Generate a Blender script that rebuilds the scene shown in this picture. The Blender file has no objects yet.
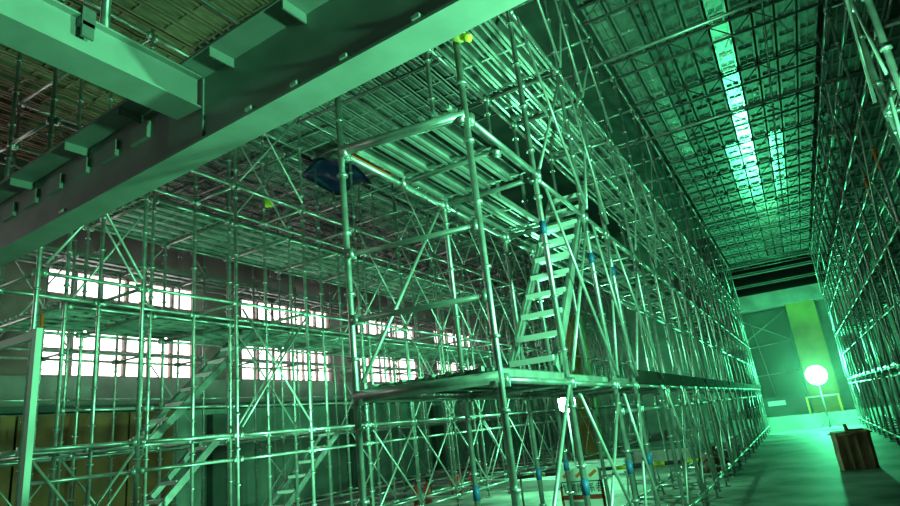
import bpy, bmesh, math, random
from mathutils import Vector, Matrix
random.seed(7)
S = bpy.context.scene
COL = S.collection
FLOOR = -1.6          # the camera's eye is the origin, 1.6 m above the slab

# ------------------------------------------------------------------ camera
cam_data = bpy.data.cameras.new('camera')
cam_data.sensor_width = 36.0
cam_data.lens = 600.0 / 900.0 * 36.0
cam_data.clip_end = 200
cam = bpy.data.objects.new('camera', cam_data)
COL.objects.link(cam)
# axes worked out from the corridor's vanishing point (803,391) and a horizon tilted 6.5 degrees
def cam_axes(vp=(803., 391.), roll=6.5, F=600., CX=450., CY=253.):
    yc = Vector(((vp[0]-CX)/F, (vp[1]-CY)/F, 1.)).normalized()
    p2 = Vector(((vp[0]-500-CX)/F, (vp[1]+500*math.tan(math.radians(roll))-CY)/F, 1.))
    n = yc.cross(p2).normalized()
    if n.y > 0: n = -n
    xc = yc.cross(n)
    return xc, yc, n
xc, yc, zc = cam_axes()
R = Matrix((xc, yc, zc))                      # image frame (right, down, forward) -> world
right, down, fwd = R.col[0].copy(), R.col[1].copy(), R.col[2].copy()
m = Matrix.Identity(4)
for i in range(3):
    m[i][0] = right[i]; m[i][1] = -down[i]; m[i][2] = -fwd[i]
cam.matrix_world = m
S.camera = cam

# ------------------------------------------------------------------ world, lights, exposure
S.view_settings.view_transform = 'Standard'
S.view_settings.look = 'None'
S.view_settings.gamma = 1.0
S.view_settings.use_curve_mapping = False
S.view_settings.exposure = 0.0
world = bpy.data.worlds.new('world'); S.world = world
world.use_nodes = True
bg = world.node_tree.nodes['Background']
bg.inputs[0].default_value = (0.10, 0.9, 0.45, 1)
bg.inputs[1].default_value = 0.006
S.cycles.max_bounces = 5
S.cycles.diffuse_bounces = 3
S.cycles.glossy_bounces = 3
S.cycles.use_denoising = True

GREEN = (0.19, 1.0, 0.43)
DEEP = (0.07, 1.0, 0.36)
KEY_W = 1500.0
FRONT_W = 950.0
SIDE_W = 1700.0
AISLE_W = 850.0
END_W = 2300.0
WINDOW_E = 4.5

# ------------------------------------------------------------------ materials
MATS = {}
def mat(name, col, rough=0.5, metal=0.0, noise=0.0, scale=6.0, col2=None, emit=None, strength=0.0, spec=0.5, stretch=None, aniso=0.0):
    if name in MATS: return MATS[name]
    M = bpy.data.materials.new(name); M.use_nodes = True
    nt = M.node_tree; b = nt.nodes['Principled BSDF']
    b.inputs['Base Color'].default_value = (*col, 1)
    b.inputs['Roughness'].default_value = rough
    b.inputs['Metallic'].default_value = metal
    b.inputs['Specular IOR Level'].default_value = spec
    if emit:
        b.inputs['Emission Color'].default_value = (*emit, 1)
        b.inputs['Emission Strength'].default_value = strength
    if noise > 0:
        tc = nt.nodes.new('ShaderNodeTexCoord')
        mp = nt.nodes.new('ShaderNodeMapping')
        if stretch: mp.inputs['Scale'].default_value = stretch
        nz = nt.nodes.new('ShaderNodeTexNoise'); nz.inputs['Scale'].default_value = scale
        nz.inputs['Detail'].default_value = 6
        rp = nt.nodes.new('ShaderNodeValToRGB')
        rp.color_ramp.elements[0].position = 0.35
        rp.color_ramp.elements[1].position = 0.65
        c2 = col2 or tuple(c*(1-noise) for c in col)
        rp.color_ramp.elements[0].color = (*c2, 1)
        rp.color_ramp.elements[1].color = (*col, 1)
        nt.links.new(tc.outputs['Object'], mp.inputs[0])
        nt.links.new(mp.outputs[0], nz.inputs['Vector'])
        nt.links.new(nz.outputs['Fac'], rp.inputs[0])
        nt.links.new(rp.outputs[0], b.inputs['Base Color'])
    MATS[name] = M
    return M
TUBE = mat('galvanised_tube', (0.60, 0.61, 0.60), 0.36, 0.75, 0.35, 9.0)
ALU = mat('aluminium_tread', (0.86, 0.87, 0.86), 0.4, 0.2)
THIN = mat('galvanised_brace', (0.66, 0.67, 0.66), 0.4, 0.55, 0.3, 9.0)
PLANK = mat('galvanised_plank', (0.60, 0.62, 0.61), 0.38, 0.6, 0.4, 5.0)
EDGE_DARK = mat('edge_dark_band', (0.035, 0.035, 0.03), 0.85, 0.0, 0.4, 3.0, spec=0.1)  # for a dark strip added over the bright deck edge
SHEET = mat('dark_plank_sheet', (0.20, 0.21, 0.20), 0.55, 0.3, 0.5, 5.0)  # plank sheet darker than its side rails
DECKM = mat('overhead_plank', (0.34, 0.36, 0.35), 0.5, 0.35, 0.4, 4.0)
STREAK = mat('streak_overhead_plank', (0.82, 0.84, 0.83), 0.27, 0.95, 0.15, 4.0)  # brighter, smoother metal standing in for the lamp's reflected streak
GIRD = mat('painted_girder', (0.34, 0.36, 0.35), 0.55, 0.0, 0.2, 3.0)
BOLT = mat('pale_clip', (0.7, 0.72, 0.7), 0.4, 0.3)
JACK = mat('jack_steel', (0.25, 0.25, 0.25), 0.55, 0.6, 0.3, 8.0)
TIMBER = mat('brown_timber', (0.34, 0.20, 0.14), 0.75, 0.0, 0.45, 3.0, stretch=(6, 1, 1))
CONC = mat('concrete_floor', (0.36, 0.36, 0.35), 0.62, 0.0, 0.88, 0.75)
CONCW = mat('concrete_wall', (0.40, 0.40, 0.38), 0.8, 0.0, 0.4, 1.2)
BROWNW = mat('brown_wall', (0.30, 0.21, 0.17), 0.85, 0.0, 0.4, 1.0)
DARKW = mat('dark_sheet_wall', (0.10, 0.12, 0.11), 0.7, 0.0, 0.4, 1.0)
SHEETW = mat('corrugated_sheet', (0.34, 0.40, 0.37), 0.5, 0.2, 0.4, 1.0)
PLY = mat('plywood_panel', (0.42, 0.15, 0.06), 0.7, 0.0, 0.5, 1.6)
BLUETAPE = mat('blue_tape', (0.02, 0.12, 0.30), 0.5)
BLUE = mat('blue_tarpaulin', (0.01, 0.03, 0.12), 0.5, 0.0, 0.3, 4)
ORANGE = mat('orange_paint', (0.95, 0.16, 0.03), 0.5)
YELLOW = mat('yellow_paint', (0.85, 0.70, 0.05), 0.45)
OLIVE = mat('olive_column', (0.42, 0.38, 0.08), 0.7, 0.0, 0.35, 1.5)
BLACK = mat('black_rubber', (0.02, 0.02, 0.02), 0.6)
RED = mat('red_paint', (0.55, 0.04, 0.03), 0.45)
BROWN = mat('brown_sheet', (0.42, 0.16, 0.11), 0.7, 0.0, 0.5, 3.0)
SACK = mat('dark_brown_sack', (0.17, 0.05, 0.04), 0.8, 0.0, 0.5, 4.0)
WHITE = mat('white_board', (0.80, 0.82, 0.80), 0.5)
MINT = mat('pale_paint', (0.66, 0.76, 0.72), 0.5)
GREY = mat('grey_board', (0.35, 0.37, 0.38), 0.5)
GLASS = mat('window_daylight', (0.9, 0.9, 0.9), 0.3, emit=(1.0, 0.93, 0.90), strength=WINDOW_E)
LENS = mat('lamp_globe', (1, 1, 1), 0.3, emit=(0.45, 1.0, 0.70), strength=14.0)

# ------------------------------------------------------------------ mesh helpers
def add_box(bm, c, s, rot=None):
    r = bmesh.ops.create_cube(bm, size=1.0)
    M = Matrix.Translation(Vector(c)) @ (rot.to_4x4() if rot else Matrix.Identity(4)) @ Matrix.Diagonal((*s, 1))
    bmesh.ops.transform(bm, matrix=M, verts=r['verts'])
def along(a, b):
    a, b = Vector(a), Vector(b); d = b - a
    return Matrix.Translation(a) @ d.to_track_quat('Z', 'Y').to_matrix().to_4x4(), d.length
def add_tube(bm, a, b, r, n=8, r2=None):
    M, L = along(a, b)
    res = bmesh.ops.create_cone(bm, cap_ends=True, segments=n, radius1=r, radius2=r if r2 is None else r2, depth=L)
    bmesh.ops.transform(bm, matrix=M @ Matrix.Translation((0, 0, L/2)), verts=res['verts'])
def add_ball(bm, c, r, s=(1, 1, 1)):
    res = bmesh.ops.create_uvsphere(bm, u_segments=20, v_segments=12, radius=r)
    bmesh.ops.transform(bm, matrix=Matrix.Translation(Vector(c)) @ Matrix.Diagonal((*s, 1)), verts=res['verts'])
def finish(name, bm, material, smooth=False):
    me = bpy.data.meshes.new(name)
    bm.to_mesh(me); bm.free()
    me.materials.append(material)
    if smooth:
        for p in me.polygons: p.use_smooth = len(p.vertices) <= 4
    return me
def link(name, me, parent=None, M=None):
    o = bpy.data.objects.new(name, me)
    COL.objects.link(o)
    if parent: o.parent = parent
    if M is not None: o.matrix_local = M
    return o
def obj(name, bm, material, parent=None, smooth=False, loc=None):
    return link(name, finish(name, bm, material, smooth), parent, Matrix.Translation(Vector(loc)) if loc else None)
def thing(name, label, cat, loc=(0, 0, 0), group=None, rz=0.0):
    o = bpy.data.objects.new(name, None); o.empty_display_size = 0.1
    COL.objects.link(o)
    o.location = loc; o.rotation_euler = (0, 0, rz)
    o['label'] = label; o['category'] = cat
    if group: o['group'] = group
    return o
def tag(o, label, cat, group=None):
    o['label'] = label; o['category'] = cat
    if group: o['group'] = group
    return o
def struct(name, bm, material, label=None, cat=None):
    o = obj(name, bm, material); o['kind'] = 'structure'
    if label: o['label'] = label; o['category'] = cat
    return o
CACHE = {}
def cached(key, fn):
    if key not in CACHE: CACHE[key] = fn()
    return CACHE[key]
def tube_mesh(L, r, material, ends=True):
    L = round(L, 3)
    def make():
        bm = bmesh.new(); add_tube(bm, (0, 0, 0), (0, 0, L), r)
        if ends:
            for z in (0.035, L-0.035): add_box(bm, (0, 0, z), (r*2.9, r*3.4, 0.05))
        return finish('tube', bm, material, True)
    return cached(('tube', L, r, material.name, ends), make)
def tube(name, a, b, parent, r=0.0245, material=None, ends=True):
    M, L = along(a, b)
    return link(name, tube_mesh(L, r, material or TUBE, ends), parent, M)
def standard_mesh(L):
    def make():
        bm = bmesh.new(); add_tube(bm, (0, 0, 0), (0, 0, L), 0.0255, 10)
        z = 0.14
        while z < L - 0.03:
            add_tube(bm, (0, 0, z-0.012), (0, 0, z+0.012), 0.043, 8); z += 0.475
        return finish('standard', bm, TUBE, True)
    return cached(('std', round(L, 3)), make)
def jack_mesh():
    def make():
        bm = bmesh.new()
        add_box(bm, (0, 0, 0.006), (0.14, 0.14, 0.012))
        add_tube(bm, (0, 0, 0), (0, 0, 0.22), 0.017)
        add_tube(bm, (0, 0, 0.15), (0, 0, 0.18), 0.04)
        add_box(bm, (0.06, 0, 0.165), (0.12, 0.018, 0.018))
        return finish('jack', bm, JACK, True)
    return cached('jack', make)
def tape_mesh():
    def make():
        bm = bmesh.new(); add_tube(bm, (0, 0, -0.06), (0, 0, 0.06), 0.032, 10)
        return finish('tape', bm, BLUETAPE, True)
    return cached('tape', make)
def plank_mesh(L, W, material):
    L, W = round(L, 3), round(W, 3)
    def make():
        bm = bmesh.new()
        add_box(bm, (0, 0, -0.004), (W, L, 0.006))
        for s in (-1, 1):
            add_box(bm, (s*(W/2-0.006), 0, -0.03), (0.010, L, 0.06))
            add_box(bm, (s*(W/2-0.02), 0, -0.058), (0.03, L, 0.006))
        add_box(bm, (0, 0, -0.016), (0.02, L, 0.026))
        n = max(2, int(L/0.5))
        for i in range(n+1):
            y = -L/2 + 0.02 + (L-0.04)*i/n
            add_box(bm, (0, y, -0.022), (W-0.02, 0.03, 0.034))
        for e in (-1, 1):
            for s in (-1, 1):
                add_box(bm, (s*W*0.3, e*(L/2+0.02), -0.01), (0.03, 0.07, 0.03))
        me = finish('plank', bm, material)
        me.materials.append(SHEET if material is PLANK else material)
        for i in range(6): me.polygons[i].material_index = 1
        return me
    return cached(('plank', L, W, material.name), make)
def plank(x, y0, y1, z, W, parent, material=None, name='deck_plank'):
    return link(name, plank_mesh(y1-y0-0.09, W, material or PLANK), parent, Matrix.Translation((x, (y0+y1)/2, z+0.03)))
ORD = ['first', 'second', 'third', 'fourth', 'fifth', 'sixth', 'seventh', 'eighth', 'ninth', 'tenth', 'eleventh', 'twelfth', 'thirteenth',
       'fourteenth', 'fifteenth', 'sixteenth', 'seventeenth', 'eighteenth', 'nineteenth', 'twentieth', 'twenty-first', 'twenty-second', 'twenty-third']

# ------------------------------------------------------------------ setting
def slab(name, lo, hi, material):
    bm = bmesh.new()
    add_box(bm, [(a+b)/2 for a, b in zip(lo, hi)], [b-a for a, b in zip(lo, hi)])
    return struct(name, bm, material)
XW, XE, YB, YF, TOP = -15.0, 7.5, 34.5, -5.0, 9.2
slab('floor', (XW-0.4, YF, FLOOR-0.2), (XE+0.4, YB+0.4, FLOOR), CONC)
slab('ceiling', (XW-0.4, YF, TOP), (XE+0.4, YB+0.4, TOP+0.2), DARKW)
slab('wall_right', (XE, YF, FLOOR), (XE+0.3, YB, TOP), DARKW)
slab('wall_front', (XW-0.4, YF-0.3, FLOOR), (XE+0.4, YF, TOP), DARKW)
# left wall, pierced by two bands of windows
WIN = [(-4.6, -0.5), (1.4, 5.6), (7.5, 11.6), (13.4, 17.6), (19.4, 23.6), (25.4, 29.6)]
BANDS = [(2.22, 3.5), (4.2, 4.88)]
bm = bmesh.new()
def wallbox(y0, y1, z0, z1): add_box(bm, (XW-0.15, (y0+y1)/2, (z0+z1)/2), (0.3, y1-y0, z1-z0))
wallbox(YF, YB, 1.5, 2.22); wallbox(YF, YB, 3.5, 4.2); wallbox(YF, YB, 4.88, TOP)
ys = [YF] + [v for w in WIN for v in w] + [YB]
for z0, z1 in BANDS:
    for k in range(0, len(ys), 2): wallbox(ys[k], ys[k+1], z0, z1)
struct('wall_left', bm, BROWNW)
bm = bmesh.new(); add_box(bm, (XW-0.1, (YF+YB)/2, (FLOOR+1.5)/2), (0.3, YB-YF, 1.5-FLOOR)); struct('wall_left_lower', bm, SHEETW)
bm = bmesh.new(); add_box(bm, (XW+0.12, (YF+YB)/2, 1.86), (0.24, YB-YF, 0.66)); struct('trim_1', bm, CONCW)     # pale concrete band under the windows
bm = bmesh.new(); add_box(bm, (XW+0.2, (YF+YB)/2, 1.44), (0.5, YB-YF, 0.14)); struct('trim_2', bm, DARKW)
n = 0
for z0, z1 in BANDS:
    for (y0, y1) in WIN:
        n += 1
        fr = bmesh.new()
        cols = 6; d = (y1-y0)/cols
        for i in range(cols+1): add_box(fr, (XW-0.08, y0+i*d, (z0+z1)/2), (0.10, 0.05 if i % 2 == 0 else 0.09, z1-z0))
        for z in ([z0, (z0+z1)/2, z1] if z1-z0 > 1 else [z0, z1]): add_box(fr, (XW-0.08, (y0+y1)/2, z), (0.10, y1-y0, 0.10))
        w = struct('window_%d' % n, fr, BROWNW)
        pn = bmesh.new(); add_box(pn, (XW-0.16, (y0+y1)/2, (z0+z1)/2), (0.02, y1-y0, z1-z0))
        obj('window_pane', pn, GLASS, w)
# plywood hoarding in front of the lower left wall
for k in range(4):
    y = 6.2 + k*1.25
    bm = bmesh.new(); add_box(bm, (XW+0.6, y, -0.15), (0.04, 1.2, 2.9))
    for s in (-0.5, 0, 0.5): add_box(bm, (XW+0.56, y+s, -0.15), (0.05, 0.06, 2.9))
    tag(obj('plywood_panel', bm, PLY), '%s brown plywood panel from the left, standing below the bright windows' % ORD[k], 'panel', 'plywood panels below the windows')
# far end: plinth, wall of sheets with a thin cross brace, column, lintel, black sheet for the shaded recess, with rails
slab('wall_back', (XW, YB, FLOOR), (XE, YB+0.3, TOP), SHEETW)
slab('trim_3', (-6.0, 32.0, FLOOR), (4.5, YB, -1.02), CONCW)
slab('trim_4', (-3.2, 33.3, 4.15), (3.2, 34.4, 4.85), CONCW)
o = slab('column', (0.22, 33.6, -1.02), (1.45, 34.3, 4.15), OLIVE)
tag(o, 'wide olive yellow column rising behind the corridor lamp', 'column')
t = thing('braced_panel', 'dark grey sheet panel with thin cross bracing at the corridor end', 'panel', (0, 34.1, -1.0))
bm = bmesh.new(); add_box(bm, (-1.35, 0.25, 2.5), (2.9, 0.1, 5.0)); obj('sheet', bm, DARKW, t)
for a, b in (((-2.2, 0, 3.5), (0.08, 0, 4.9)), ((-2.2, 0, 4.9), (0.08, 0, 3.5)), ((-2.3, 0, 3.3), (0.08, 0, 3.45)), ((-2.3, 0, 1.9), (0.08, 0, 2.0)), ((-1.1, 0, 0), (-1.55, 0, 4.9))):
    tube('brace', a, b, t, 0.025, THIN, False)
t = thing('dark_cabinet', 'low dark cabinet with a small pale notice at the corridor end', 'cabinet', (-0.95, 33.4, -1.02))
bm = bmesh.new(); add_box(bm, (0, 0, 0.42), (2.0, 0.6, 0.84)); add_box(bm, (0, 0, 0.86), (2.06, 0.66, 0.04)); obj('body', bm, DARKW, t)
bm = bmesh.new(); add_box(bm, (-0.25, -0.31, 0.6), (0.75, 0.01, 0.22)); obj('notice', bm, WHITE, t)
for k, z in enumerate((5.35, 5.95, 6.45)):
    bm = bmesh.new()
    add_box(bm, (0, 33.6, z), (5.6, 0.05, 0.10)); add_box(bm, (0, 33.6, z+0.05), (5.6, 0.2, 0.02)); add_box(bm, (0, 33.6, z-0.05), (5.6, 0.2, 0.02))
    tag(obj('end_beam', bm, GIRD), '%s thin steel beam crossing the dark gap at the corridor end' % ('lowest', 'middle', 'topmost')[k], 'beam', 'beams at the corridor end')
bm = bmesh.new(); add_box(bm, (0, 34.2, 5.9), (6.4, 0.1, 2.2)); struct('wall_recess_shade', bm, BLACK)  # black sheet painted in for the shade inside the gap

# ------------------------------------------------------------------ overhead girders close to the camera
ga = math.radians(-3.3)
t = thing('steel_girder', 'deep grey steel girder crossing overhead close to the camera', 'girder', (-3.6, 2.985, 2.4), rz=ga)
bm = bmesh.new(); add_box(bm, (-1.5, 0, 0.012), (13.0, 0.27, 0.024)); obj('bottom_flange', bm, GIRD, t)
bm = bmesh.new(); add_box(bm, (-1.5, -0.10, 0.592), (13.0, 0.47, 0.024)); obj('top_flange', bm, GIRD, t)
bm = bmesh.new(); add_box(bm, (-1.5, -0.100, 0.302), (13.0, 0.016, 0.556)); obj('web', bm, GIRD, t)
for x in (-7, -5.6, -4.2, -2.9, -1.8, -0.9, 0.35, 1.15, 1.9, 2.7, 3.6, 4.4):
    bm = bmesh.new(); add_box(bm, (x, -0.22, 0.54), (0.014, 0.22, 0.08)); add_box(bm, (x, 0.02, 0.302), (0.012, 0.22, 0.556)); obj('stiffener', bm, GIRD, t)
for x in (-4.4, -3.9, -3.4, -2.9, -2.4, -1.9, -1.4, -0.9):
    bm = bmesh.new(); add_box(bm, (x, -0.125, 0.40), (0.26, 0.035, 0.16)); obj('splice_plate', bm, GIRD, t)
for x in (-2.2, 0.55, 1.03, 1.5, 2.1, 2.7):
    bm = bmesh.new(); add_box(bm, (x, -0.128, 0.045), (0.06, 0.04, 0.025)); add_box(bm, (x, -0.118, 0.065), (0.03, 0.02, 0.03)); obj('clip', bm, BOLT, t)
bm = bmesh.new(); add_box(bm, (-0.25, -0.115, 0.30), (0.46, 0.014, 0.54)); obj('joint_plate', bm, GIRD, t)
t = thing('cross_beam', 'smaller pale steel cross beam running from the girder over the camera', 'beam', (-3.76, 0.9, 2.68))
L = 1.94
bm = bmesh.new(); add_box(bm, (0, L/2-1.5, 0.007), (0.295, L+3, 0.014)); obj('bottom_flange', bm, GIRD, t)
bm = bmesh.new(); add_box(bm, (0, L/2-1.5, 0.283), (0.295, L+3, 0.014)); obj('top_flange', bm, GIRD, t)
bm = bmesh.new(); add_box(bm, (0.09, L/2-1.5, 0.145), (0.012, L+3, 0.262)); obj('web', bm, GIRD, t)
bm = bmesh.new(); add_box(bm, (0.12, 1.02, 0.27), (0.10, 0.09, 0.14)); add_box(bm, (0.16, 1.02, 0.17), (0.02, 0.08, 0.12)); obj('beam_clamp', bm, JACK, t)
t = thing('hanger_tube', 'short steel tube standing up from the cross beam above a clamp', 'tube', (-3.72, 2.10, 2.972))
tube('tube', (0, 0, 0), (0, 0, 2.4), t, 0.035, TUBE, False)
bm = bmesh.new(); add_tube(bm, (0, 0, 0), (0, 0, 0.04), 0.055, 10); obj('foot', bm, JACK, t)

# ------------------------------------------------------------------ scaffolding
LIFT = [0.34, 2.24, 4.14, 6.04]
def bay(label, group, xo, xi, y0, y1, top, decks, rails=(), braces=True, last=False, planks=3, ztape=(), both=False, inner_brace=False, alt=None, skew=(0.0, 0.0), dark_edge=False, mid=False):
    """one bay: the pair of standards at its near end, ledgers, transoms, braces, rails and decks"""
    t = thing('scaffold_bay', label, 'scaffolding', (0, y0, FLOOR), group)
    Z = -FLOOR
    d = y1 - y0
    ends = [0.0] + ([d] if last else [])
    yy = lambda x, y: y + (0 if y else (skew[0] if x == xo else skew[1]))
    for y0_ in ends:
        for x in (xo, xi):
            y = yy(x, y0_)
            s = link('standard', standard_mesh(top-FLOOR-0.12), t, Matrix.Translation((x, y, 0.12)))
            link('jack_base', jack_mesh(), s, Matrix.Translation((0, 0, -0.12)))
            for zt in ztape:
                if x == xo or zt < 0: link('tape', tape_mesh(), s, Matrix.Translation((0, 0, zt+Z-0.12)))
    lv = [-1.36] + [z-0.06 for z in LIFT if z < top + 0.05]
    for z in lv:
        for x in (xo, xi):
            tube('ledger', (x, 0.02+yy(x, 0), z+Z), (x, d-0.02, z+Z), t)
        for y in ends: tube('transom', (xo, yy(xo, y), z+Z), (xi, yy(xi, y), z+Z), t)
    for z in rails:
        tube('guard_rail', (xo, 0.02, z+Z), (xo, d-0.02, z+Z), t, 0.0215)
    if braces:
        zs = [-1.36] + [z-0.06 for z in LIFT if z < top]
        for i in range(len(zs)-1):
            if alt is not None and (alt+i) % 2: continue
            a, b = zs[i]+Z+0.1, zs[i+1]+Z-0.1
            for x in ((xo, xi) if both else (xo,)):
                sx = 0.035 if x == max(xo, xi) else -0.035
                tube('brace', (x+sx, 0.06, a), (x+sx, d-0.06, b), t, 0.0155, THIN, False)
                tube('brace', (x+sx*1.9, d-0.06, a), (x+sx*1.9, 0.06, b), t, 0.0155, THIN, False)
            if inner_brace:
                tube('brace', (xo, 0.05, a), (xi, 0.05, b), t, 0.0155, THIN, False)
    w = abs(xo-xi); lo = min(xo, xi)
    for z in decks:
        n = planks
        if isinstance(z, tuple): z, n, off = z
        else: off = 0
        W = (w-0.08)/planks
        for k in range(n):
            plank(lo+0.04+W*(k+off+0.5), 0, d, z+Z, W-0.015, t)
    if mid:
        for x in (xo,): link('mid_post', standard_mesh(3.8), t, Matrix.Translation((x-0.05 if x < 0 else x+0.05, d/2, 0.0)))
    if dark_edge: 
        bm = bmesh.new(); add_box(bm, (xo+0.045, d/2, 0.38+Z), (0.02, d-0.06, 0.16)); obj('dark_strip', bm, EDGE_DARK, t)  # added strip, darkens the line of the deck where it shows bright
    return t

# row beside the corridor on its left; its near end is the tower with two platforms
YL = [3.5, 5.02, 6.5, 7.4] + [8.9 + 1.5*i for i in range(16)]
G = 'scaffold bays along the left side of the corridor'
for i in range(len(YL)-1):
    y0, y1 = YL[i], YL[i+1]
    if i == 0:
        t = bay('near end tower of steel scaffolding, two platforms, between girder and corridor', G, -1.66, -2.70, y0, y1, 2.92, [0.34, 2.24], rails=(), braces=False, planks=4, ztape=(-0.55,), skew=(0.08, -0.08))
        for z in (0.84, 1.34): tube('guard_rail', (-1.66, 0.08, z-FLOOR), (-2.70, -0.08, z-FLOOR), t, 0.0215)
        tube('transom', (-1.70, d0 := 0.75, 2.24-FLOOR-0.06), (-2.70, d0, 2.24-FLOOR-0.06), t)
        tube('brace', (-2.74, 0.05, 0.4-FLOOR), (-2.74, 1.45, 2.1-FLOOR), t, 0.0155, THIN, False)
        tube('brace', (-1.66, 1.45, 0.3-FLOOR), (-1.66, 0.05, -1.3-FLOOR), t, 0.0155, THIN, False)
        bm = bmesh.new(); add_box(bm, (-2.72, 0.35, 2.235-FLOOR), (0.012, 0.55, 0.03)); o = obj('lit_edge_strip', bm, ORANGE, t); o['label'] = 'orange strip painted in for light on plank edge'  # orange colour stands in for warm light caught along this edge
        bm = bmesh.new(); add_tube(bm, (-1.66, 0.08, 0.3-FLOOR), (-2.70, -0.08, 0.3-FLOOR), 0.045, 10); obj('front_bearer', bm, TUBE, t, True)
        bm = bmesh.new(); add_tube(bm, (-1.66, 0.08, 2.2-FLOOR), (-2.70, -0.08, 2.2-FLOOR), 0.04, 10); obj('front_bearer', bm, TUBE, t, True)
    elif i == 1:
        bay('second scaffold bay of the left corridor row, holding the lower half of a stair', G, -1.70, -2.70, y0, y1, 6.1, [0.34, (2.24, 2, 0), 4.14], rails=(3.2,), planks=4, ztape=(1.68, -0.55))
    elif i == 2:
        bay('third scaffold bay of the left corridor row, holding the top of a stair', G, -1.70, -2.70, y0, y1, 6.1, [0.34, (2.24, 2, 0), 4.14], rails=(0.0, 3.2), planks=4, ztape=(1.68, -0.55))
    else:
        bay('%s bay from the near end in the left corridor scaffold wall' % ORD[i], G, -1.70, -2.70, y0, y1, 6.1, [0.34, 2.24, 4.14], rails=(0.0, 1.3, 3.2), alt=0 if i % 3 else 1, dark_edge=True, mid=i > 3,
            last=(i == len(YL)-2), ztape=(1.68, -0.55) if i == 3 else (), planks=3)

# deep rows on the left, between the aisle and the windows
rows = [(-7.0, -7.95, 3.4, 'row nearest the aisle on the left', 6.1, [], 3, (-0.05,)),
        (-8.3, -10.1, 4.4, 'middle row on the left', 6.1, [2.24, 4.14], 6, (0.8,)),
        (-11.6, -12.5, 5.0, 'row closest to the windows', 6.1, [0.34, 4.14], 3, (1.3,))]
for xo, xi, ys0, where, top, decks, npl, rl in rows:
    g = 'scaffold bays, ' + where
    y, i = ys0, 0
    while y < 30.5:
        dd = 1.25 if i == 0 else 1.5
        bay('%s scaffold bay from the near end, %s' % (ORD[i], where), g, xo, xi, y, y+dd, top, decks, rails=rl, last=y+dd >= 30.5, planks=npl, alt=None if (i > 4 and xo > -8) else i//2, braces=(i % 2 == 0 or (i > 4 and xo > -8)))
        y += dd; i += 1

# row on the right of the corridor, and a second row behind it
i = 0
YR = [8.2] + [9.2 + 1.5*k for k in range(16)]
G = 'scaffold bays along the right side of the corridor'
for i in range(len(YR)-1):
    t = bay('%s bay from the near end in the right corridor scaffold wall' % ORD[i], G, 1.80, 2.75, YR[i], YR[i+1], 7.4, [0.34, 2.24, 4.14, 6.04], rails=(0.1, 1.3, 3.2, 5.1), last=(i == len(YR)-2), planks=3, alt=i % 2, braces=i % 3 != 1, mid=i > 0)
    if i in (2, 3):
        for z in (3.1, 0.95):
            bm = bmesh.new(); add_tube(bm, (1.80, 0, z-FLOOR), (1.80, 0, z-FLOOR+0.35), 0.031, 10); o = obj('tape', bm, ORANGE, t, True); o['label'] = 'orange tape on standard'
G = 'scaffold bays behind the right corridor row'
for i in range(9):
    bay('%s bay from the near end in the dim row behind the right scaffold wall' % ORD[i], G, 4.3, 5.2, 9.2+2.4*i, 9.2+2.4*(i+1), 7.4, [2.24, 4.14, 6.04], rails=(), last=i == 8, planks=3)
bay('close steel scaffold bay high at the upper right corner of the picture', 'scaffold bays along the right side of the corridor', 1.17, 2.1, 5.3, 5.95, 6.1, [4.14], rails=(3.2,), last=True, planks=3)

# ------------------------------------------------------------------ overhead decks: metal planks on lattice beams
def lattice_mesh(L):
    def make():
        bm = bmesh.new()
        add_tube(bm, (0, 0, 0), (L, 0, 0), 0.024); add_tube(bm, (0, 0, -0.32), (L, 0, -0.32), 0.024)
        n = int(L/0.35)
        for i in range(n):
            a, b = i*L/n, (i+1)*L/n
            add_tube(bm, (a, 0, 0 if i % 2 else -0.32), (b, 0, -0.32 if i % 2 else 0), 0.012, 6)
        return finish('lattice', bm, JACK, True)
    return cached(('lattice', round(L, 3)), make)
def overhead(label, group, x0, x1, y0, y1, z, n, material, last=False, streak=()):
    t = thing('overhead_deck', label, 'deck', (x0, y0, z), group)
    L = x1-x0; W = L/n
    for k in range(n): plank(W*(k+0.5), 0.0, y1-y0, 0, W-0.04, t, STREAK if k in streak else material)
    for y in [0.0] + ([y1-y0] if last else []):
        link('lattice_beam', lattice_mesh(L), t, Matrix.Translation((0, y, -0.07)))
    for x in (0.25*L, 0.75*L): tube('runner', (x, 0, -0.1), (x, y1-y0, -0.1), t, 0.02, JACK, False)
    return t
for i in range(14):
    y = 4.6 + 2.0*i
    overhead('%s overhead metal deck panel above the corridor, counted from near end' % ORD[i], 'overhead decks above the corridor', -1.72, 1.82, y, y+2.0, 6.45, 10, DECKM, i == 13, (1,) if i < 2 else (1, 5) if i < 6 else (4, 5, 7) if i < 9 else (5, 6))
for i in range(3):
    y = 3.2 + 2.2*i
    overhead('%s overhead deck panel above the left aisle, counted from near end' % ORD[i], 'overhead decks above the left aisle', -7.0, -2.75, y, y+2.2, 6.2, 13, TIMBER if i == 0 else PLANK, i == 2)
for i in range(10):
    y = 3.2 + 2.7*i
    overhead('%s overhead dim deck above the left rows, counted from near end' % ORD[i], 'overhead decks above the left rows', -12.6, -7.05, y, y+2.7, 6.25, 15, TIMBER if i == 0 else DECKM, i == 9)
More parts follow.
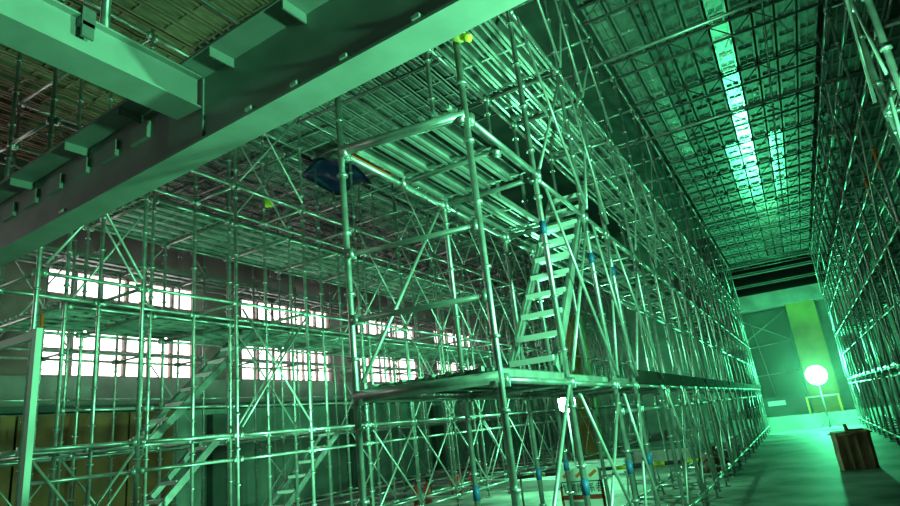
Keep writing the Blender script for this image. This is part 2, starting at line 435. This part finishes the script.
# long tie pipes across the corridor
for y, z, x0, x1, lab in ((8.2, 5.0, -3.3, 2.3, 'bright horizontal tie pipe crossing high over the near corridor'),
                          (11.4, 5.0, -3.3, 2.3, 'horizontal tie pipe crossing the corridor behind the nearest tie pipe')):
    t = thing('tie_pipe', lab, 'pipe', (x0, y, z), 'tie pipes across the corridor')
    tube('pipe', (0, 0, 0), (x1-x0, 0, 0.05), t, 0.0245, TUBE, False)
    for x in (1.6, 5.1):
        bm = bmesh.new(); add_box(bm, (x, 0, 0.0), (0.09, 0.09, 0.08)); add_tube(bm, (x, -0.06, 0.0), (x, 0.06, 0), 0.012); obj('coupler', bm, JACK, t)

# ------------------------------------------------------------------ stairs
def stair(label, x0, x1, y0, z0, y1, z1, group=None, rail=False):
    sm = JACK if group else PLANK
    t = thing('scaffold_stair', label, 'stair', ((x0+x1)/2, y0, z0), group)
    w = abs(x1-x0); dy, dz = y1-y0, z1-z0
    L = math.hypot(dy, dz); ang = math.atan2(dz, dy)
    rot = Matrix.Rotation(ang, 3, 'X')
    for s in (-1, 1):
        bm = bmesh.new(); add_box(bm, (s*w/2, dy/2, dz/2), (0.03, L, 0.11), rot); add_box(bm, (s*(w/2-0.015), dy/2, dz/2+0.05), (0.05, L, 0.012), rot)
        obj('stringer', bm, sm, t)
    n = max(4, round(dz/0.24))
    def tread():
        bm = bmesh.new(); add_box(bm, (0, 0, 0), (w-0.03, 0.20, 0.03)); add_box(bm, (0, -0.10, -0.012), (w-0.03, 0.012, 0.05))
        return finish('tread', bm, ALU)
    me = cached(('tread', round(w, 3)), tread)
    for k in range(n): link('tread', me, t, Matrix.Translation((0, dy*(k+0.5)/n, dz*(k+0.5)/n)))
    if rail:
        for s in (-1, 1): tube('handrail', (s*w/2, 0, 0.85), (s*w/2, dy, dz+0.85), t, 0.017, THIN, False)
    return t
stair('steep metal stair inside the near corridor scaffold, from lower platform up', -2.20, -1.76, 4.95, 0.40, 7.05, 2.72)
stair('upper metal stair among the left rows, below the left windows', -8.85, -8.40, 5.75, 0.30, 7.9, 2.20, 'stairs among the left rows')
stair('lower metal stair among the left rows, from the floor at far left', -8.85, -8.40, 4.9, -1.55, 7.0, 0.30, 'stairs among the left rows')
stair('metal stair rising from the floor behind the tall dark pole', -8.85, -8.40, 7.75, -1.55, 10.1, 0.34, 'stairs among the left rows')

# ------------------------------------------------------------------ lamps
def light(name, kind, loc, W, col, r=0.12, aim=None, cone=150):
    d = bpy.data.lights.new(name, kind); d.energy = W; d.color = col
    d.shadow_soft_size = r
    if kind == 'SPOT': d.spot_size = math.radians(cone); d.spot_blend = 0.6
    o = bpy.data.objects.new(name, d); COL.objects.link(o)
    o.location = loc
    if aim: o.rotation_euler = (Vector(aim)-Vector(loc)).to_track_quat('-Z', 'Y').to_euler()
    return o
def globe_lamp(label, loc, foot, r, W, col):
    x, y, z = loc
    t = thing('work_lamp', label, 'lamp', (x, y, foot))
    bm = bmesh.new(); add_ball(bm, (0, 0, z-foot), r); obj('globe', bm, LENS, t, True)
    bm = bmesh.new(); add_tube(bm, (0, 0, 0), (0, 0, z-foot-r*0.95), 0.025); obj('pole', bm, JACK, t, True)
    for k in range(3):
        a = k*2.094+0.4
        bm = bmesh.new(); add_tube(bm, (0, 0, 0.45), (0.4*math.cos(a), 0.4*math.sin(a), 0.015), 0.015); obj('leg', bm, JACK, t, True)
    bm = bmesh.new(); add_tube(bm, (0, 0, z-foot+r*0.9), (0, 0, z-foot+r*1.1), r*0.35, 16); obj('cap', bm, JACK, t, True)
    L = light('lamp_light', 'POINT', (x, y-r-0.1, z), W, col, 0.15)
    return t
globe_lamp('glaring round white work lamp at the far end of the corridor', (0.66, 31.2, 0.60), FLOOR, 0.42, END_W, DEEP)
globe_lamp('small glaring work lamp behind the scaffold stair, beyond the aisle', (-5.22, 15.0, 0.37), FLOOR, 0.24, AISLE_W, GREEN)
def flood(label, loc, aim, W, col, cone=165):
    x, y, z = loc
    t = thing('floodlight', label, 'lamp', (x, y, FLOOR))
    tube('pole', (0, 0, 0), (0, 0, z-FLOOR-0.2), t, 0.02, JACK, False)
    for k in range(3):
        a = k*2.094
        tube('leg', (0, 0, 0.4), (0.35*math.cos(a), 0.35*math.sin(a), 0.01), t, 0.012, JACK, False)
    q = (Vector(aim)-Vector(loc)).to_track_quat('Z', 'Y').to_matrix()
    bm = bmesh.new(); add_box(bm, (0, 0, z-FLOOR), (0.3, 0.22, 0.08), q); obj('housing', bm, JACK, t)
    p = Vector(loc) + q @ Vector((0, 0, 0.2))
    light('flood_light', 'SPOT', p, W, col, 0.12, aim, cone)
flood('floodlight on tripod lighting the near tower', (1.45, 4.3, 0.85), (-2.4, 5.0, 2.0), KEY_W, GREEN)
flood('floodlight on tripod beside the camera lighting the cross beam', (3.2, 2.15, 0.6), (-3.7, 1.6, 2.8), SIDE_W, GREEN, 60)
flood('floodlight on tripod lighting the left rows', (-5.0, 7.0, -1.3), (-10.0, 8.6, 2.2), FRONT_W, GREEN, 125)

# ------------------------------------------------------------------ small things
# torch-like lamp clamped on the tower's tallest pole
t = thing('clamp_lamp', 'small yellow-green torch clamped at the top of the near tower pole', 'lamp', (-1.64, 3.56, 2.80))
bm = bmesh.new(); add_tube(bm, (-0.07, -0.05, 0.09), (0.07, -0.05, -0.01), 0.045, 14); obj('body', bm, OLIVE, t, True)
bm = bmesh.new(); add_tube(bm, (0.07, -0.05, -0.01), (0.13, -0.05, -0.053), 0.028, 12); obj('tail', bm, YELLOW, t, True)
bm = bmesh.new(); add_tube(bm, (-0.09, -0.05, 0.104), (-0.07, -0.05, 0.09), 0.05, 14); obj('rim', bm, BLACK, t, True)

# notice board with red marks
t = thing('notice_board', 'white notice board with red marks and a red frame standing behind near poles', 'sign', (-3.10, 9.0, FLOOR))
bm = bmesh.new(); add_box(bm, (0, 0.01, 0.44), (0.64, 0.02, 0.84)); obj('panel', bm, WHITE, t)
bm = bmesh.new()
for x in (-0.21, 0.0, 0.21): add_tube(bm, (x, -0.004, 0.80), (x, 0.016, 0.80), 0.105, 20)
obj('badge', bm, WHITE, t)
for k, x in enumerate((-0.2, 0.0, 0.2)):
    bm = bmesh.new(); add_box(bm, (x, -0.008, 0.80), (0.13, 0.006, 0.045), Matrix.Rotation(-0.6, 3, 'Y')); obj('red_mark', bm, ORANGE, t)
bm = bmesh.new()
for x in (-0.31, 0.31): add_box(bm, (x, -0.006, 0.30), (0.035, 0.012, 0.60))
add_box(bm, (0, -0.006, 0.475), (0.64, 0.012, 0.045)); obj('red_frame', bm, RED, t)
bm = bmesh.new()
for x in (-0.30, 0.30): add_box(bm, (x, -0.005, 0.60), (0.012, 0.008, 0.19))
for z in (0.505, 0.695): add_box(bm, (0, -0.005, z), (0.60, 0.008, 0.012))
obj('black_border', bm, BLACK, t)
cu = bpy.data.curves.new('lettering', 'FONT'); cu.body = '作業関係者'
cu.size = 0.135; cu.align_x = 'CENTER'; cu.align_y = 'CENTER'; cu.extrude = 0.002
tmp = bpy.data.objects.new('lettering', cu); COL.objects.link(tmp)
bpy.context.view_layer.update()
me = bpy.data.meshes.new_from_object(tmp.evaluated_get(bpy.context.evaluated_depsgraph_get()))
bpy.data.objects.remove(tmp)
me.materials.clear(); me.materials.append(BLACK)
link('lettering', me, t, Matrix.Translation((0, -0.006, 0.60)) @ Matrix.Rotation(math.radians(90), 4, 'X'))
bm = bmesh.new(); add_box(bm, (-0.08, -0.006, 0.30), (0.22, 0.008, 0.24)); obj('grey_picture', bm, GREY, t)
bm = bmesh.new(); add_box(bm, (0.10, -0.006, 0.24), (0.10, 0.008, 0.08)); obj('yellow_mark', bm, YELLOW, t)
for x in (-0.28, 0.28):
    bm = bmesh.new(); add_box(bm, (x, 0.08, 0.03), (0.04, 0.3, 0.03)); obj('foot', bm, JACK, t)

bm = bmesh.new(); add_box(bm, (0, 0, 0.21), (0.52, 0.02, 0.36))
t = thing('small_notice', 'small pinkish white notice on the floor near the left stairs', 'sign', (-6.35, 5.05, -1.25))
obj('panel', bm, WHITE, t)
for k, x in enumerate((-0.15, 0.08)):
    bm = bmesh.new(); add_box(bm, (x, -0.013, 0.29), (0.12, 0.006, 0.035), Matrix.Rotation(-0.5, 3, 'Y')); obj('red_mark', bm, RED, t)
for x in (-0.2, 0.2):
    tube('leg', (x, 0.02, -0.35), (x, 0.02, 0.3), t, 0.012, JACK, False)

# black and yellow safety bar between standards
t = thing('safety_bar', 'long black and yellow striped safety bar behind the notice board', 'barrier', (-5.0, 11.0, -0.97))
tube('bar', (0, 0, 0), (3.3, 0, 0.08), t, 0.03, BLACK, False)
for x in (0.35, 1.1, 1.85, 2.5, 3.05):
    bm = bmesh.new(); add_tube(bm, (x, 0, x*0.024), (x+0.22, 0, (x+0.22)*0.024), 0.034, 10); obj('yellow_band', bm, YELLOW, t, True)
for x in (0.05, 3.25):
    tube('post', (x, 0, -0.63), (x, 0, 0.1), t, 0.02, JACK, False)

# stepladder
t = thing('stepladder', 'pale aluminium stepladder standing behind the black and yellow bar', 'ladder', (-3.0, 12.3, FLOOR))
for sgn in (-1, 1):
    for x in (-0.22, 0.22): tube('leg', (x*1.15, sgn*0.35, 0), (x*0.8, sgn*0.06, 1.15), t, 0.02, THIN, False)
    for k in range(3):
        f = (k+1)/4; bm = bmesh.new(); add_box(bm, (0, sgn*(0.35-0.29*f), 1.15*f), (0.46*(1-0.2*f), 0.06, 0.02)); obj('rung', bm, THIN, t)
bm = bmesh.new(); add_box(bm, (0, 0, 1.16), (0.40, 0.2, 0.03)); obj('top_step', bm, THIN, t)

# brown wrapped bin in the corridor
t = thing('wrapped_bin', 'brown sheet-covered bin standing on the lit corridor floor', 'bin', (0.62, 15.2, FLOOR))
bm = bmesh.new()
N = 28
prev = None
rings = []
for z, s in ((0.0, 1.0), (0.25, 1.02), (0.5, 1.0), (0.68, 1.03), (0.72, 1.0)):
    ring = []
    for k in range(N):
        a = 2*math.pi*k/N
        c, sn = math.cos(a), math.sin(a)
        p = 1/max(abs(c), abs(sn)); p = min(p, 1.28)
        f = 1 + 0.03*math.sin(k*2.9+z*2)
        ring.append(bm.verts.new((0.33*p*c*s*f, 0.33*p*sn*s*f, z)))
    rings.append(ring)
for a, b in zip(rings, rings[1:]):
    for k in range(N): bm.faces.new((a[k], a[(k+1) % N], b[(k+1) % N], b[k]))
bm.faces.new(rings[-1]); bm.faces.new(rings[0][::-1])
obj('cover', bm, BROWN, t)
bm = bmesh.new(); add_tube(bm, (-0.03, 0, 0.70), (-0.05, 0, 0.86), 0.045, 10, 0.03); add_box(bm, (0.1, 0.0, 0.735), (0.3, 0.1, 0.03)); obj('knob', bm, BROWN, t)
bm = bmesh.new(); add_tube(bm, (0, 0, 0.665), (0, 0, 0.69), 0.40, 24); obj('lid_band', bm, BROWN, t)

# yellow rail on the plinth
t = thing('yellow_rail', 'small yellow guard rail on the plinth below the corridor lamp', 'barrier', (0.68, 32.15, -1.02))
for x in (-0.62, 0.62): tube('post', (x, 0, 0.0), (x, 0, 0.72), t, 0.035, YELLOW, False)
tube('top_rail', (-0.65, 0, 0.72), (0.65, 0, 0.72), t, 0.035, WHITE, False)

# bundled brown sacks under the left row
for k, (x, y, z, s) in enumerate(((-2.15, 15.2, 0.2, 1.0), (-2.2, 16.0, 0.22, 1.1), (-2.1, 16.8, 0.2, 0.95))):
    bm = bmesh.new(); add_ball(bm, (0, 0, 0.22*s), 0.3*s, (0.95, 1.15, 0.75))
    for v in bm.verts: v.co += Vector((random.uniform(-.02, .02), random.uniform(-.02, .02), random.uniform(-.015, .015)))
    o = obj('brown_sack', bm, SACK, None, True, (x, y, FLOOR))
    bm = bmesh.new(); add_tube(bm, (0, 0, 0.40*s), (0.03, 0.02, 0.54*s), 0.05, 8, 0.09); obj('tied_neck', bm, SACK, o, True)
    tag(o, '%s dark brown tied sack under the left corridor scaffold' % ('nearest', 'middle', 'farthest')[k], 'sack', 'sacks under the left scaffold')

# steel deck planks stacked on the aisle floor
def plank_stack(x, y, n, where, group, rz):
    for k in range(n):
        o = link('deck_plank', plank_mesh(1.8, 0.4, ALU), None, Matrix.Translation((x+0.02*((k*7) % 3-1), y+0.05*((k*5) % 3-1), FLOOR+0.062*(k+1))) @ Matrix.Rotation(rz, 4, 'Z'))
        tag(o, '%s plank up in the steel stack %s' % (ORD[k], where), 'plank', group)
plank_stack(-5.7, 14.6, 5, 'in the aisle beyond the notice board', 'planks stacked in the aisle', 1.45)
plank_stack(-5.6, 17.6, 6, 'in the aisle below the work lamp', 'planks stacked below the work lamp', 1.6)
plank_stack(-4.2, 20.5, 5, 'farthest along the aisle', 'planks stacked far along the aisle', 1.5)
bm = bmesh.new(); add_box(bm, (-7.75, 24.2, 1.2), (1.0, 0.6, 5.6))
tag(struct('pillar_1', bm, OLIVE), 'olive yellow pillar standing behind the small work lamp', 'pillar')
for k, y in enumerate((12.4, 18.5, 24.5)):
    bm = bmesh.new(); add_box(bm, (XW+0.15, y, -0.2), (0.3, 0.7, 2.8)); struct('pillar_%d' % (k+2), bm, DARKW)

# red canisters on the aisle floor
for k, (x, y) in enumerate(((-8.35, 12.6), (-8.3, 13.0), (-8.25, 14.2), (-8.45, 14.75), (-8.3, 15.3))):
    t = thing('fire_extinguisher', '%s dark red canister from the left on the floor beyond the aisle' % ORD[k], 'extinguisher', (x, y, FLOOR), 'red canisters beyond the aisle')
    bm = bmesh.new(); add_tube(bm, (0, 0, 0), (0, 0, 0.42), 0.09, 14); add_tube(bm, (0, 0, 0.42), (0, 0, 0.5), 0.09, 14, 0.03); obj('body', bm, RED, t, True)
    bm = bmesh.new(); add_tube(bm, (0, 0, 0.5), (0, 0, 0.58), 0.03, 10); add_box(bm, (0.04, 0, 0.59), (0.14, 0.025, 0.03)); obj('valve', bm, BLACK, t)
    bm = bmesh.new(); add_tube(bm, (0.03, 0, 0.54), (0.11, 0, 0.42), 0.012); add_tube(bm, (0.11, 0, 0.42), (0.115, 0, 0.15), 0.012); obj('hose', bm, BLACK, t, True)

# pale frame at the far left
t = thing('pale_frame', 'tall pale mint painted steel frame at the left edge', 'frame', (-6.5, 3.2, FLOOR))
bm = bmesh.new(); add_box(bm, (0, 0, 1.52), (0.075, 0.06, 3.04)); obj('post', bm, MINT, t)
bm = bmesh.new(); add_box(bm, (-1.1, 0, 1.52), (0.075, 0.06, 3.04)); obj('post', bm, MINT, t)
bm = bmesh.new(); add_box(bm, (-0.55, 0, 2.98), (1.02, 0.05, 0.08)); obj('header', bm, MINT, t)
bm = bmesh.new(); add_tube(bm, (-0.06, 0.06, 0.0), (-0.06, 0.06, 3.2), 0.018); obj('strip', bm, ORANGE, t, True)

# blue tarpaulin and a yellow hoist high among the left rows
bm = bmesh.new()
nx, ny = 8, 9
vs = [[bm.verts.new((i*0.16, j*0.16, -0.10*math.sin(i*1.1)*math.cos(j*0.7) - 0.02*j)) for j in range(ny)] for i in range(nx)]
for i in range(nx-1):
    for j in range(ny-1): bm.faces.new((vs[i][j], vs[i+1][j], vs[i+1][j+1], vs[i][j+1]))
bmesh.ops.solidify(bm, geom=bm.faces[:], thickness=0.01)
tag(obj('blue_tarpaulin', bm, BLUE, None, True, (-8.4, 9.0, 5.75)), 'dark blue tarpaulin slung under the deck high on the left', 'tarpaulin')
t = thing('chain_hoist', 'small yellow chain hoist hanging high among the left rows', 'hoist', (-8.6, 8.4, 4.9))
bm = bmesh.new(); add_tube(bm, (-0.06, 0, 0), (0.06, 0, 0), 0.09, 14); add_box(bm, (0.0, 0, 0.0), (0.06, 0.2, 0.14)); obj('body', bm, YELLOW, t, True)
bm = bmesh.new(); add_tube(bm, (0, 0, 0.08), (0, 0, 1.29), 0.01, 6); add_tube(bm, (0, 0.03, -0.09), (0, 0.03, -0.4), 0.01, 6); obj('chain', bm, JACK, t)

# haze volume added to give the lens glow around the lamp at the end of the corridor
M = bpy.data.materials.new('lens_glow'); M.use_nodes = True
nt = M.node_tree; nt.nodes.clear()
out = nt.nodes.new('ShaderNodeOutputMaterial'); v = nt.nodes.new('ShaderNodeVolumeScatter')
v.inputs['Color'].default_value = (0.9, 1, 0.95, 1); v.inputs['Density'].default_value = 0.011; v.inputs['Anisotropy'].default_value = 0.3
nt.links.new(v.outputs[0], out.inputs['Volume'])
bm = bmesh.new(); add_box(bm, (0.05, 28.5, 1.1), (3.2, 8.0, 5.3))
o = obj('glow_haze', bm, M); o['kind'] = 'stuff'; tag(o, 'thin added haze giving the lens glow around the lamp at the corridor end', 'haze')
M2 = M.copy(); M2.name = 'window_glare'  # second haze volume, added for the glare around the windows
for nd in M2.node_tree.nodes:
    if nd.type == 'VOLUME_SCATTER': nd.inputs['Density'].default_value = 0.05; nd.inputs['Anisotropy'].default_value = 0.5
bm = bmesh.new(); add_box(bm, (-13.75, 18.0, 3.6), (2.2, 28.0, 4.4))
o = obj('window_haze', bm, M2); o['kind'] = 'stuff'; tag(o, 'pale added haze giving the glare in front of the bright left windows', 'haze')
